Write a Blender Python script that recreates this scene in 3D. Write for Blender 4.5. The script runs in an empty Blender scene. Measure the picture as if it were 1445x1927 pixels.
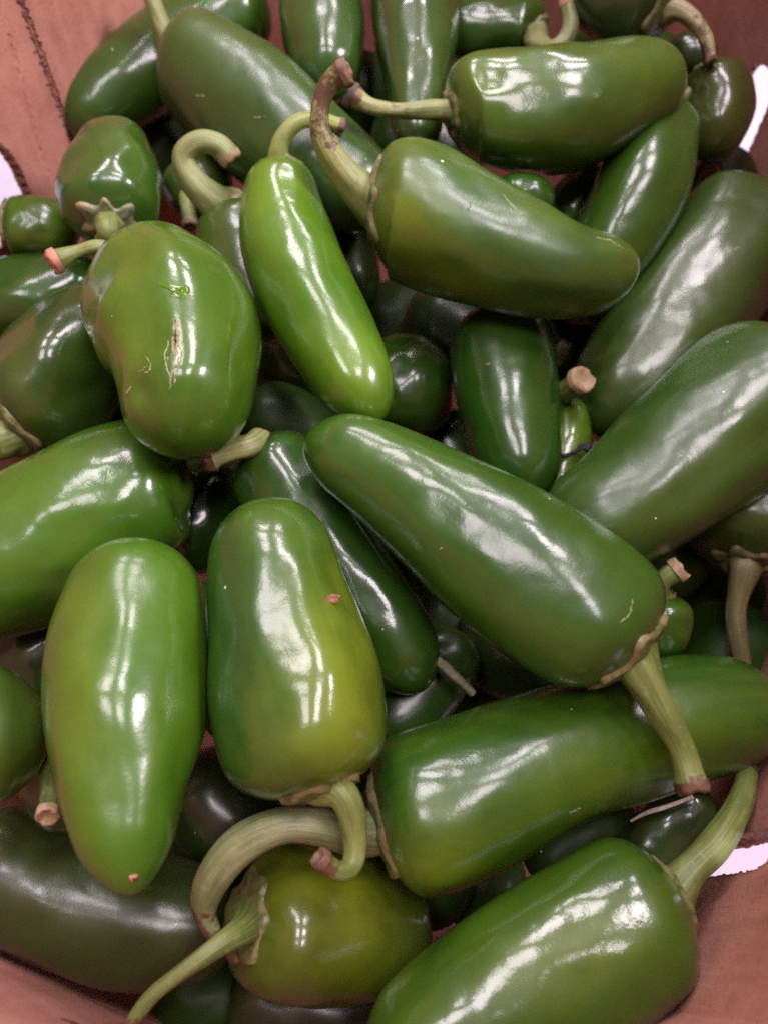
import bpy, math, random
import numpy as np
from mathutils import Vector

# ------------------------------------------------------------------ camera, world, lamps, exposure
sc = bpy.context.scene
COL = sc.collection
W, H, F = 1445.0, 1927.0, 1515.0            # photograph size and focal length in its pixels
PITCH, TILT = math.radians(30), math.radians(19)
D0 = 0.222                                   # distance to the middle of the pile, metres
CAMZ = 0.20 + D0 * math.cos(PITCH)
cam = bpy.data.cameras.new('camera')
cam.sensor_fit = 'HORIZONTAL'; cam.sensor_width = 36.0
cam.lens = 36.0 * F / W
cam.clip_start = 0.005; cam.clip_end = 60.0
cam.dof.use_dof = True; cam.dof.focus_distance = 0.215
cam.dof.aperture_fstop = 12.0
co = bpy.data.objects.new('camera', cam); COL.objects.link(co)
co.location = (0, 0, CAMZ); co.rotation_euler = (PITCH, 0, 0)
sc.camera = co

world = bpy.data.worlds.new('World'); sc.world = world; world.use_nodes = True
bg = world.node_tree.nodes['Background']
bg.inputs['Color'].default_value = (1.0, 0.84, 0.86, 1); bg.inputs['Strength'].default_value = 0.10

def lamp(x, y, z, sx, sy, power, col=(1.0, 0.875, 0.945)):
    l = bpy.data.lights.new('ceiling_lamp', 'AREA'); l.shape = 'RECTANGLE'
    l.size, l.size_y, l.energy, l.color = sx, sy, power, col
    o = bpy.data.objects.new('ceiling_lamp', l); COL.objects.link(o); o.location = (x, y, z)
    return o
LP = 22.0
for (x, y, p) in ((-0.50, -0.25, 0.55), (0.45, -0.20, 0.75), (-0.50, 0.60, 0.7), (0.50, 0.65, 0.9), (-0.45, 1.5, 0.8), (0.55, 1.55, 0.9), (-0.4, 2.5, 0.8), (0.6, 2.6, 0.8)):
    lamp(x, y, 2.3, 0.46, 0.50, LP * p)
side = lamp(1.55, 0.05, 1.75, 0.40, 0.60, LP * 2.0); side.rotation_euler = (0, math.radians(48), 0)

sc.view_settings.view_transform = 'Standard'; sc.view_settings.look = 'None'
sc.view_settings.exposure = 0.0; sc.view_settings.gamma = 1.0
sc.cycles.use_denoising = False; sc.cycles.filter_width = 1.7
sc.cycles.max_bounces = 8; sc.cycles.caustics_reflective = False; sc.cycles.caustics_refractive = False
sc.cycles.sample_clamp_indirect = 1.5

# ------------------------------------------------------------------ pixel -> place
cp, sp = math.cos(PITCH), math.sin(PITCH)
R = np.array([[1, 0, 0], [0, cp, -sp], [0, sp, cp]])
CAMP = np.array([0, 0, CAMZ])
def plane_depth(x, y):                       # camera depth of the reference surface of the pile
    dy = -(np.asarray(y, float) - H / 2) / F
    return D0 * math.cos(TILT) / (math.cos(TILT) - np.clip(dy, -0.75, 0.75) * math.sin(TILT))
def unproj(x, y, d):
    x = np.asarray(x, float); y = np.asarray(y, float); d = np.asarray(d, float)
    c = np.stack([(x - W / 2) / F * d, -(y - H / 2) / F * d, -d], -1)
    return c @ R.T + CAMP
def spline(P, n):
    """Catmull-Rom through the rows of P, n samples, centripetal-ish."""
    P = np.asarray(P, float)
    if len(P) == 2:
        t = np.linspace(0, 1, n)[:, None]; return P[0] * (1 - t) + P[1] * t
    Q = np.vstack([2 * P[0] - P[1], P, 2 * P[-1] - P[-2]])
    seg = np.linalg.norm(np.diff(P[:, :2], axis=0), axis=1) ** 0.5 + 1e-6
    u = np.concatenate([[0], np.cumsum(seg)]); u /= u[-1]
    out = []
    for t in np.linspace(0, 1, n):
        i = min(int(np.searchsorted(u, t, 'right')) - 1, len(P) - 2)
        k = (t - u[i]) / (u[i + 1] - u[i])
        p0, p1, p2, p3 = Q[i], Q[i + 1], Q[i + 2], Q[i + 3]
        out.append(0.5 * (2 * p1 + (p2 - p0) * k + (2 * p0 - 5 * p1 + 4 * p2 - p3) * k * k + (3 * p1 - p0 - 3 * p2 + p3) * k ** 3))
    return np.array(out)
def resample(pts, vals, s):
    a = np.concatenate([[0], np.cumsum(np.linalg.norm(np.diff(pts, axis=0), axis=1))])
    L = a[-1]
    return (np.stack([np.interp(s * L, a, pts[:, k]) for k in range(3)], -1), np.interp(s * L, a, vals), L)
def smooth_rows(A, it):
    A = A.copy()
    for _ in range(it):
        A[1:-1] = 0.25 * A[:-2] + 0.5 * A[1:-1] + 0.25 * A[2:]
    return A
def frames(C, ref):
    T = np.gradient(C, axis=0); T /= np.linalg.norm(T, axis=1)[:, None] + 1e-12
    n = ref - T[0] * np.dot(ref, T[0]); n /= np.linalg.norm(n)
    N = []
    for t in T:
        n = n - t * np.dot(n, t); n = n / np.linalg.norm(n); N.append(n)
    N = np.array(N)
    return T, N, np.cross(T, N)

# ------------------------------------------------------------------ objects
def tag(o, label=None, cat=None, group=None, kind=None):
    if label: o['label'] = label
    if cat: o['category'] = cat
    if group: o['group'] = group
    if kind: o['kind'] = kind
    return o
def mesh_obj(name, V, Fc, mat, parent=None, origin=None, smooth=True, uv=None, attrs=None):
    V = np.asarray(V, float)
    if origin is None: origin = np.zeros(3)
    me = bpy.data.meshes.new(name); me.from_pydata((V - origin).tolist(), [], [tuple(int(i) for i in f) for f in Fc]); me.update()
    if smooth: me.polygons.foreach_set('use_smooth', [True] * len(me.polygons))
    if uv is not None:
        l = me.uv_layers.new(name='UVMap'); idx = np.zeros(len(me.loops), int); me.loops.foreach_get('vertex_index', idx)
        l.data.foreach_set('uv', uv[idx].ravel())
    for k, v in (attrs or {}).items():
        a = me.attributes.new(k, 'FLOAT', 'POINT'); a.data.foreach_set('value', np.asarray(v, float))
    if mat: me.materials.append(mat)
    o = bpy.data.objects.new(name, me); COL.objects.link(o)
    if parent is not None: o.parent = parent
    else: o.location = tuple(origin)
    return o
def grid_faces(ns, nt, cap0=None, cap1=None):
    f = []
    for i in range(ns - 1):
        for j in range(nt):
            k = (j + 1) % nt
            f.append((i * nt + j, i * nt + k, (i + 1) * nt + k, (i + 1) * nt + j))
    if cap0 is not None: f += [(cap0, (j + 1) % nt, j) for j in range(nt)]
    if cap1 is not None: f += [(cap1, (ns - 1) * nt + j, (ns - 1) * nt + (j + 1) % nt) for j in range(nt)]
    return f
def empty(name, loc):
    o = bpy.data.objects.new(name, None); COL.objects.link(o); o.location = tuple(loc); o.empty_display_size = 0.02
    return o

# ------------------------------------------------------------------ materials
class NT:
    def __init__(self, name):
        self.m = bpy.data.materials.new(name); self.m.use_nodes = True
        self.t = self.m.node_tree; self.b = self.t.nodes['Principled BSDF']
    def n(self, typ, ins=None, **kw):
        x = self.t.nodes.new(typ)
        for k, v in kw.items(): setattr(x, k, v)
        for k, v in (ins or {}).items():
            if isinstance(v, bpy.types.NodeSocket): self.t.links.new(v, x.inputs[k])
            else: x.inputs[k].default_value = v
        return x
    def noise(self, vec, scale, detail=2.0, rough=0.5, dist=0.0):
        return self.n('ShaderNodeTexNoise', {'Vector': vec, 'Scale': scale, 'Detail': detail, 'Roughness': rough, 'Distortion': dist}).outputs['Fac']
    def mapping(self, vec, loc=(0, 0, 0), scale=(1, 1, 1)):
        return self.n('ShaderNodeMapping', {'Vector': vec, 'Location': loc, 'Scale': scale}).outputs['Vector']
    def rng(self, v, a, b, c=0.0, d=1.0):
        return self.n('ShaderNodeMapRange', {'Value': v, 'From Min': a, 'From Max': b, 'To Min': c, 'To Max': d}).outputs['Result']
    def math(self, op, a, b=0.0):
        return self.n('ShaderNodeMath', {0: a, 1: b}, operation=op).outputs[0]
    def mix(self, f, a, b):
        x = self.t.nodes.new('ShaderNodeMix'); x.data_type = 'RGBA'
        for i, v in ((0, f), (6, a), (7, b)):
            if isinstance(v, bpy.types.NodeSocket): self.t.links.new(v, x.inputs[i])
            else: x.inputs[i].default_value = v if i == 0 else (*v, 1)
        return x.outputs[2]
    def bump(self, h, strength, dist, normal=None):
        ins = {'Height': h, 'Strength': strength, 'Distance': dist}
        if normal is not None: ins['Normal'] = normal
        return self.n('ShaderNodeBump', ins).outputs['Normal']
    def put(self, k, v):
        if isinstance(v, bpy.types.NodeSocket): self.t.links.new(v, self.b.inputs[k])
        else: self.b.inputs[k].default_value = v

DEEP = (0.022, 0.062, 0.013); MID = (0.046, 0.108, 0.015); BRIGHT = (0.085, 0.175, 0.012)
YELL = (0.19, 0.225, 0.022); OLIVE = (0.060, 0.082, 0.022); LIME = (0.115, 0.185, 0.016); DUSK = (0.040, 0.058, 0.024)

def pepper_mat(a, b, seed, rough=0.2, amount=1.0):
    a = (a[0] * 0.70, a[1] * 0.84, a[2] * 0.42); b = (b[0] * 0.67, b[1] * 0.88, b[2] * 0.42)
    k = NT('pepper_skin')
    obj = k.n('ShaderNodeTexCoord').outputs['Object']; uv = k.n('ShaderNodeTexCoord').outputs['UV']
    v = k.mapping(obj, (seed * 1.7, seed * 0.9, seed * 2.3))
    u = k.mapping(uv, (seed * 3.1, seed * 1.3, 0), (9, 1.6, 1))
    ripe = k.n('ShaderNodeAttribute', attribute_name='ripe').outputs['Fac']
    n1 = k.rng(k.noise(v, 38, 2.0, 0.5, 0.4), 0.35, 0.68)
    n2 = k.rng(k.noise(u, 1.0, 3.0, 0.55), 0.35, 0.7)
    f = k.math('ADD', k.math('MULTIPLY', n1, 0.32 * amount), k.math('MULTIPLY', n2, 0.22 * amount))
    f = k.math('ADD', f, ripe)
    f = k.n('ShaderNodeClamp', {'Value': f}).outputs[0]
    c = k.mix(f, a, b)
    dk = k.rng(k.noise(v, 90, 3.0, 0.6), 0.52, 0.8, 0.0, 0.35)                  # darker mottling
    c = k.mix(dk, c, tuple(0.6 * x for x in a))
    ppl = k.rng(k.noise(k.mapping(v, (3, 1, 2)), 24, 2.0), 0.60, 0.80, 0.0, 0.12)  # brownish blush
    c = k.mix(ppl, c, (0.060, 0.062, 0.022))
    # pale dust specks
    vo = k.n('ShaderNodeTexVoronoi', {'Vector': v, 'Scale': 150.0, 'Randomness': 1.0})
    rnd = k.n('ShaderNodeSeparateColor', {'Color': vo.outputs['Color']}).outputs[0]
    keep = k.math('GREATER_THAN', rnd, 0.84)
    size = k.rng(rnd, 0.84, 1.0, 0.022, 0.075)
    spk = k.math('MULTIPLY', k.math('LESS_THAN', vo.outputs['Distance'], size), keep)
    mark = spk
    c = k.mix(mark, c, (0.66, 0.66, 0.46))
    k.put('Base Color', c)
    r = k.rng(k.noise(v, 55, 3.0, 0.6), 0.3, 0.72, rough * 0.50, rough * 1.05)
    r = k.math('ADD', r, k.math('MULTIPLY', mark, 0.3))
    k.put('Roughness', k.math('ADD', r, 0.20)); k.put('Specular IOR Level', 0.28)
    k.put('Coat Weight', 0.85 if rough < 0.45 else 0.15); k.put('Coat Roughness', r); k.put('Coat IOR', 1.5)
    k.put('Subsurface Weight', 0.10); k.put('Subsurface Radius', (0.6, 1.0, 0.25)); k.put('Subsurface Scale', 0.0022)
    b1 = k.bump(k.noise(v, 85, 1.5, 0.5), 0.38, 0.0016)
    b2 = k.bump(k.noise(v, 1100, 2.0, 0.6), 0.17, 0.00014, b1)
    k.put('Normal', b2); k.put('Coat Normal', b2)
    return k.m

def stem_mat(dark, light, seed):
    k = NT('pepper_stem')
    tc = k.n('ShaderNodeTexCoord'); obj = tc.outputs['Object']; uv = tc.outputs['UV']
    v = k.mapping(obj, (seed, seed * 2.1, seed * .7))
    u = k.mapping(uv, (seed, seed * 1.1, 0), (14, 1.2, 1))
    brown = k.n('ShaderNodeAttribute', attribute_name='brown').outputs['Fac']
    st = k.rng(k.noise(u, 1.0, 4.0, 0.6), 0.32, 0.7)
    c = k.mix(k.math('ADD', k.math('MULTIPLY', st, 0.6), k.rng(k.noise(v, 90, 3.0), 0.4, 0.65, 0, 0.4)), dark, light)
    g = k.math('ADD', brown, k.rng(k.noise(v, 160, 4.0, 0.65), 0.38, 0.7, -0.42, 0.42))
    g = k.rng(g, 0.42, 0.62)
    c = k.mix(g, c, (0.11, 0.060, 0.030))
    sp_ = k.rng(k.noise(v, 420, 3.0, 0.6), 0.58, 0.72, 0, 0.5)
    c = k.mix(sp_, c, (0.30, 0.29, 0.14))
    k.put('Base Color', c); k.put('Roughness', 0.42); k.put('Specular IOR Level', 0.45)
    h = k.math('ADD', st, k.math('MULTIPLY', k.noise(v, 350, 3.0), 0.8))
    k.put('Normal', k.bump(h, 0.28, 0.0006))
    return k.m

def dry_mat(name, a, b, scale=260):
    k = NT(name); v = k.n('ShaderNodeTexCoord').outputs['Object']
    n = k.noise(v, scale, 4.0, 0.65)
    k.put('Base Color', k.mix(k.rng(n, 0.35, 0.68), a, b)); k.put('Roughness', 0.7)
    k.put('Normal', k.bump(n, 0.7, 0.0006))
    return k.m
def calyx_mat(a, b, seed):
    k = NT('pepper_calyx'); v = k.mapping(k.n('ShaderNodeTexCoord').outputs['Object'], (seed, seed, seed * .3))
    rim = k.n('ShaderNodeAttribute', attribute_name='rim').outputs['Fac']
    n = k.noise(v, 220, 4.0, 0.6)
    c = k.mix(k.rng(n, 0.35, 0.68), a, b)
    c = k.mix(k.rng(k.math('ADD', rim, k.math('SUBTRACT', n, 0.5)), 0.86, 1.10), c, (0.24, 0.19, 0.09))
    k.put('Base Color', c); k.put('Roughness', 0.38)
    k.put('Normal', k.bump(n, 0.8, 0.0007))
    return k.m
M_CUT = {'tan': dry_mat('cut_tan', (0.24, 0.15, 0.075), (0.50, 0.36, 0.22)),
         'brown': dry_mat('cut_brown', (0.07, 0.032, 0.020), (0.24, 0.14, 0.08)),
         'pink': dry_mat('cut_pink', (0.32, 0.12, 0.075), (0.46, 0.22, 0.15)),
         'dark': dry_mat('cut_dark', (0.020, 0.012, 0.010), (0.10, 0.06, 0.04))}
M_CORK = dry_mat('cork_scar', (0.16, 0.17, 0.06), (0.38, 0.34, 0.20), 700)

def card_mat(name, a, b, grain=(1, 1, 1)):
    k = NT(name); tc = k.n('ShaderNodeTexCoord'); uv = tc.outputs['UV']; ob = tc.outputs['Object']
    n1 = k.noise(k.mapping(uv, (0, 0, 0), (260, 14, 1)), 1.0, 4.0, 0.6)            # flutes showing through
    n2 = k.noise(ob, 48, 5.0, 0.65); n3 = k.noise(ob, 900, 3.0, 0.6)
    f = k.math('ADD', k.math('MULTIPLY', n1, 0.28), k.math('MULTIPLY', n2, 0.72))
    c = k.mix(k.rng(f, 0.36, 0.64), a, b)
    c = k.mix(k.rng(n3, 0.55, 0.75, 0, 0.35), c, tuple(0.55 * x for x in a))
    k.put('Base Color', c); k.put('Roughness', 0.75); k.put('Specular IOR Level', 0.25)
    h = k.math('ADD', n1, k.math('MULTIPLY', n3, 0.4))
    k.put('Normal', k.bump(h, 0.45, 0.0010))
    return k.m
M_CARD = card_mat('cardboard', (0.46, 0.188, 0.140), (0.64, 0.30, 0.23))
M_CARDEDGE = dry_mat('cardboard_edge', (0.34, 0.13, 0.08), (0.62, 0.33, 0.24), 700)
M_SCORE = dry_mat('score_line', (0.13, 0.045, 0.038), (0.36, 0.14, 0.105), 500)

# ------------------------------------------------------------------ pepper builder
PLACED = []                                   # (centres, radii) of the peppers already laid, front ones first
def body_axis(p, off):
    A = np.array([q for q in p['ax']], float)
    n = 160
    S = spline(A, n)
    x, y, hw = S[:, 0], S[:, 1], S[:, 2]
    t = np.linspace(0, 1, n)
    a = np.concatenate([[0], np.cumsum(np.hypot(np.diff(x), np.diff(y)))]); a /= a[-1]
    dz = p.get('dz', 0)
    dz = (0.0, dz) if not isinstance(dz, (tuple, list)) else dz
    dd = np.interp(a, np.linspace(0, 1, len(dz)), dz) / 1000.0
    dd = smooth_rows(dd[:, None], 60)[:, 0] if len(dz) > 2 else dd
    ymid = np.interp(0.5, a, y)
    d = (plane_depth(x, y)) + dd + off
    P3 = unproj(x, y, d); r = hw * d / F
    return P3, r
def capped(P3, r, s, c0, c1, p0, p1):
    C, rr, L = resample(P3, r, s)
    A0 = min(c0 * rr[0], 0.45 * L); A1 = min(c1 * rr[-1], 0.6 * L)
    k0 = np.clip(s * L / A0, 0, 1); k1 = np.clip((1 - s) * L / A1, 0, 1)
    cap = (1 - (1 - k0) ** p0) ** (1 / p0) * (1 - (1 - k1) ** p1) ** (1 / p1)
    return C, rr, rr * cap, L
def depth_of(p):
    """Back off along the line of sight until the pepper only touches those lying in front of it."""
    off = p.get('off', 0) / 1000.0; s = np.linspace(0.04, 0.96, 15)
    lim = off + 0.085
    while off < lim:
        P3, r = body_axis(p, off)
        C, rr, rc, L = capped(P3, r, s, *p['caps'])
        worst = 0.0
        for (C2, r2) in PLACED:
            D = np.linalg.norm(C[:, None] - C2[None], axis=2)
            worst = max(worst, float((0.965 * (rc[:, None] + r2[None]) - D).max()))
        if worst < 0.0008: break
        off += 0.0008
    PLACED.append((C, rc))
    return off

NPEP = [0]
GROUP = 'jalapeno peppers heaped in the box'
def pepper(key, ax, label, dz=0, off=0, caps=(0.75, 1.5, 2.5, 2.0), a=MID, b=BRIGHT, ripe=(), stem=None, calyx=None,
           lobes=3, lobe=0.022, wob=0.030, rough=0.2, bumps=(), seed=None, cut='tan', scol=None, dimple=0.0, fix=False, amount=1.0,
           stembrown=0.1, cut_label=None, ccol=None):
    NPEP[0] += 1
    seed = NPEP[0] if seed is None else seed
    rng = np.random.RandomState(seed * 7 + 3)
    p = dict(ax=ax, dz=dz, off=off, caps=caps)
    if fix:
        o_ = off / 1000.0
        P3, r = body_axis(p, o_); C, rr, rc, L = capped(P3, r, np.linspace(.04, .96, 15), *caps); PLACED.append((C, rc))
    else: o_ = depth_of(p)
    print('PEPPER', key, 'back', round(o_ * 1000, 1))
    ns, nt = 76, 64
    u = np.linspace(0, 1, ns + 2)[1:-1]
    s = 0.5 - 0.5 * np.cos(np.pi * u); s = 0.62 * s + 0.38 * u
    s = np.concatenate([[0.0012, 0.004], s[1:-1], [0.996, 0.9988]]); ns = len(s)
    P3, r = body_axis(p, o_)
    C, rr, rc, L = capped(P3, r, s, *caps)
    C = smooth_rows(C, 2)
    T, N, B = frames(C, CAMP - C[0])
    mid = C[len(C) // 2]
    th = np.linspace(0, 2 * np.pi, nt, endpoint=False)
    ph = rng.uniform(0, 6.28, 12)
    dents = [(rng.uniform(.12, .9), rng.uniform(-1.5, 1.5), rng.choice([-1, -1, 1]) * rng.uniform(.008, .022), rng.uniform(.05, .16), rng.uniform(.16, .4)) for _ in range(9)]
    def rel(S, TH):
        e = np.clip(S / 0.10, 0, 1) * np.clip((1 - S) / 0.12, 0, 1)
        d = lobe * np.cos(lobes * TH + ph[0] + 1.2 * S) * (1.25 - 0.8 * S)
        d = d + wob * 0.9 * np.sin(2 * TH + ph[1] + 3.1 * S) * np.sin(3.3 * S + ph[2])
        d = d + wob * 0.62 * np.sin(3 * TH - 4.5 * S + ph[3]) * np.sin(8.0 * S + ph[4])
        d = d + wob * 0.42 * np.sin(5 * TH + 6.1 * S + ph[5]) * np.sin(11.0 * S + ph[6])
        d = d + wob * 0.22 * np.sin(9 * TH - 3.0 * S + ph[7]) * np.sin(19.0 * S + ph[8])
        for (bs, bt, amp, ws, wt) in list(bumps) + dents:
            dt = np.angle(np.exp(1j * (TH - bt)))
            d = d + amp * np.exp(-((S - bs) / ws) ** 2 - (dt / wt) ** 2)
        return d * e
    def surf(S, TH, lift=0.0):
        S = np.clip(S, s[0], s[-1])
        c = np.stack([np.interp(S, s, C[:, k]) for k in range(3)], -1)
        nn = np.stack([np.interp(S, s, N[:, k]) for k in range(3)], -1)
        bb = np.stack([np.interp(S, s, B[:, k]) for k in range(3)], -1)
        tt = np.stack([np.interp(S, s, T[:, k]) for k in range(3)], -1)
        R0 = np.interp(S, s, rc)
        rad = R0 * (1 + rel(S, TH))
        q = c + rad[..., None] * (np.cos(TH)[..., None] * nn + np.sin(TH)[..., None] * bb)
        if dimple:
            q = q - tt * (dimple * np.interp(S, [0.9, 1.0], [0, 1]) ** 2 * rr[-1])[..., None]
        if np.any(lift):
            g = np.interp(S, s, np.gradient(rc, s) / L)
            nv = np.cos(TH)[..., None] * nn + np.sin(TH)[..., None] * bb - tt * g[..., None]
            nv /= np.linalg.norm(nv, axis=-1)[..., None]
            q = q + nv * np.asarray(lift)[..., None] if np.ndim(lift) else q + nv * lift
        return q
    SS, TT = np.meshgrid(s, th, indexing='ij')
    V = surf(SS, TT).reshape(-1, 3)
    k0 = len(V); e0 = C[0] - T[0] * 0.00005; e1 = C[-1] + T[-1] * 0.00005 - T[-1] * dimple * rr[-1]
    V = np.vstack([V, e0, e1])
    rp = np.zeros_like(SS)
    for (ps, pt, amp, ws, wt) in ripe:
        dt = np.angle(np.exp(1j * (TT - pt))) if wt < 9 else 0
        rp += amp * np.exp(-((SS - ps) / ws) ** 2 - (dt / wt) ** 2)
    uv = np.stack([np.abs(TT / np.pi - 1), SS], -1).reshape(-1, 2); uv = np.vstack([uv, [0, 0], [0, 1]])
    rp = np.concatenate([rp.ravel(), [rp[0].mean(), rp[-1].mean()]])
    root = empty('jalapeno_pepper', mid); tag(root, label, 'pepper', GROUP)
    mesh_obj('body', V, grid_faces(ns, nt, k0, k0 + 1), pepper_mat(a, b, seed, rough, amount), root, mid, uv=uv, attrs={'ripe': rp})
    # calyx: a scalloped collar lying on the shoulder
    if calyx:
        size, teeth, rag = calyx
        nj, nk = 7, 60
        tk = np.linspace(0, 2 * np.pi, nk, endpoint=False)
        frac = size * (1 + rag * (0.55 * np.abs(np.cos(teeth * tk / 2 + ph[9])) ** 3 + 0.22 * np.sin(3 * tk + ph[10]) + 0.16 * np.sin(7 * tk + ph[11])))
        sg = np.linspace(s[0], 0.4, 700); cr = np.interp(sg, s, rc)
        prof = np.maximum.accumulate(cr); prof /= prof.max()
        want = np.clip(frac, 0.12, 0.97)
        send = np.interp(want, prof + np.linspace(0, 1e-5, 700), sg)
        rows = []; rim = []
        for j in range(nj):
            f = j / (nj - 1)
            wj = 0.1 + (want - 0.1) * f
            sj = np.minimum(np.interp(wj, prof + np.linspace(0, 1e-5, 700), sg), send)
            lift = np.full(nk, 0.0009 + 0.0007 * (1 - f)) + 0.0006 * f * np.maximum(0, np.sin(teeth * tk + ph[8])) + 0.0003 * np.sin(5 * tk + ph[6] + 6 * f)
            rows.append(surf(sj, tk, lift)); rim.append(np.full(nk, f))
        rows.append(surf(send + 0.004, tk, np.full(nk, -0.0008))); rim.append(np.full(nk, 1.0))
        Vc = np.vstack(rows); rim = np.concatenate(rim); ktop = len(Vc)
        Vc = np.vstack([Vc, C[0] - T[0] * 0.0014]); rim = np.append(rim, 0)
        ca, cb = ccol or ((0.055, 0.085, 0.022), (0.15, 0.165, 0.055))
        mesh_obj('calyx', Vc, grid_faces(nj + 1, nk, ktop, None), calyx_mat(ca, cb, seed), root, mid, attrs={'rim': rim})
    if stem:
        base_d = float(-((C[0] - CAMP) @ R)[2])
        d0 = C[0] + T[0] * 0.002
        pts = [d0]; hws = [stem[0][2] * base_d / F]; br = [0.0]
        for q in stem[1:]:
            dd = base_d - q[3] / 1000.0
            pts.append(unproj(q[0], q[1], dd)); hws.append(q[2] * dd / F); br.append(q[4] if len(q) > 4 else stembrown)
        stem_mesh(np.array(pts), np.array(hws), np.array(br), root, mid, seed, cut, scol, cut_label)
    return dict(surf=surf, root=root, mid=mid, C=C, rr=rr)

def stem_mesh(pts, hws, br, root, mid, seed, cut='tan', scol=None, cut_label=None):
    rng = np.random.RandomState(seed + 900)
    S = spline(np.column_stack([pts * 100, hws * 100, br]), 90)
    P3, rad, bb = S[:, :3] / 100, np.maximum(S[:, 3] / 100, 0.0004), S[:, 4]
    ns, nt = 56, 30
    s = np.linspace(0, 1, ns)
    C, r, L = resample(P3, rad, s); _, bw, _ = resample(P3, bb, s)
    C = smooth_rows(C, 3)
    T, N, B = frames(C, CAMP - C[0] + np.array([0.001, 0.002, 0]))
    th = np.linspace(0, 2 * np.pi, nt, endpoint=False); ph = rng.uniform(0, 6.28, 6)
    tw = 2.2 * s[:, None]
    d = 1 + 0.035 * np.cos(5 * (th[None] + tw) + ph[0]) + 0.03 * np.sin(2 * th[None] + 5 * s[:, None] + ph[1]) + 0.025 * np.sin(17 * s + ph[2])[:, None]
    flare = 1 + 0.16 * np.exp(-((1 - s) / 0.05) ** 2)
    rad2 = r[:, None] * d * flare[:, None]
    V = C[:, None] + rad2[..., None] * (np.cos(th)[None, :, None] * N[:, None] + np.sin(th)[None, :, None] * B[:, None])
    uv = np.stack([np.broadcast_to(np.abs(th / np.pi - 1), (ns, nt)), np.broadcast_to(s[:, None] * L / 0.03, (ns, nt))], -1).reshape(-1, 2)
    ca, cb = scol or ((0.085, 0.125, 0.026), (0.22, 0.25, 0.070))
    Vf = V.reshape(-1, 3)
    st = mesh_obj('stem', Vf, grid_faces(ns, nt), stem_mat(ca, cb, seed), root, mid, uv=uv, attrs={'brown': np.repeat(bw, nt)})
    # broken end
    rag = 0.09 * np.sin(3 * th + ph[3]) + 0.05 * np.sin(7 * th + ph[4])
    rows = [V[-1] + T[-1] * (-0.0009) + (V[-1] - C[-1]) * 0.05]
    for (k, l) in ((1.05, 0.25), (0.95, 0.55), (0.72, 0.42), (0.4, 0.25)):
        rows.append(C[-1] + (V[-1] - C[-1]) * k + T[-1] * (r[-1] * (l + rag * (1 if k > 0.6 else 0.4)))[:, None])
    Vc = np.vstack(rows); kk = len(Vc); Vc = np.vstack([Vc, C[-1] + T[-1] * r[-1] * 0.12])
    e = mesh_obj('broken_end', Vc, grid_faces(5, nt, None, kk), M_CUT[cut], st, mid)
    if cut_label: e['label'] = cut_label

#@@PEPPERS
# ------------------------------------------------------------------ the peppers, those on top first
P_ = {}
P_['C'] = pepper('C', [(606, 1490, 150), (580, 1390, 158), (560, 1290, 160), (536, 1180, 142), (516, 1070, 124), (508, 944, 104)],
  'yellow-shouldered pepper with a hooked stem and brown flake, standing in the middle of the heap', dz=2, off=-6, caps=(0.80, 1.10, 2.8, 2.2),
  a=(0.030, 0.085, 0.018), b=(0.225, 0.245, 0.034), ripe=[(0.20, 0.55, 0.95, 0.30, 0.6), (0.55, 1.2, 0.45, 0.5, 0.35), (0.5, -1.0, -0.5, 0.4, 0.6)],
  stem=[(626, 1462, 42), (648, 1500, 31, 4), (668, 1570, 24, 4), (664, 1625, 20, 6), (640, 1642, 18, 9, 0.3), (604, 1618, 17, 11, 0.75)], calyx=(0.36, 6, 0.5), cut='brown',
  lobes=3, lobe=0.03, wob=0.035, bumps=[(0.55, -0.35, 0.05, 0.25, 0.25), (0.45, 0.35, 0.05, 0.3, 0.25), (0.3, -0.9, -0.03, 0.2, 0.3)], amount=0.7)
P_['diag'] = pepper('diag', [(1196, 1236, 122), (1110, 1160, 146), (980, 1072, 145), (830, 965, 122), (690, 872, 90), (574, 826, 62)],
  'long dark green pepper lying diagonally, its thick stem pointing down to the right', dz=0, off=-4, caps=(0.72, 1.35, 2.6, 2.0),
  a=(0.032, 0.085, 0.014), b=(0.075, 0.130, 0.020), ripe=[(0.75, 0.8, 0.5, 0.2, 0.7), (0.2, -0.8, 0.35, 0.2, 0.6)],
  stem=[(1182, 1228, 58), (1204, 1264, 41, 3), (1240, 1330, 30, 5), (1282, 1410, 25, 6), (1302, 1476, 27, 8, 0.6)], calyx=(0.52, 6, 0.42), cut='brown', lobe=0.016, wob=0.028, rough=0.22)
P_['lowleft'] = pepper('lowleft', [(272, 1026, 108), (258, 1110, 126), (244, 1240, 146), (238, 1370, 147), (234, 1500, 116), (248, 1686, 62)],
  'bright green pepper at lower left, its brown-specked pointed tip facing down', dz=-15, off=-1, caps=(0.95, 1.7, 2.3, 2.0),
  a=(0.050, 0.135, 0.008), b=(0.125, 0.155, 0.020), ripe=[(0.45, 0.55, 0.5, 0.22, 0.35), (0.85, 0.9, 0.35, 0.2, 0.5)], lobe=0.018, wob=0.035, rough=0.27,
  bumps=[(0.5, 0.1, 0.03, 0.3, 0.2)])
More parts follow.
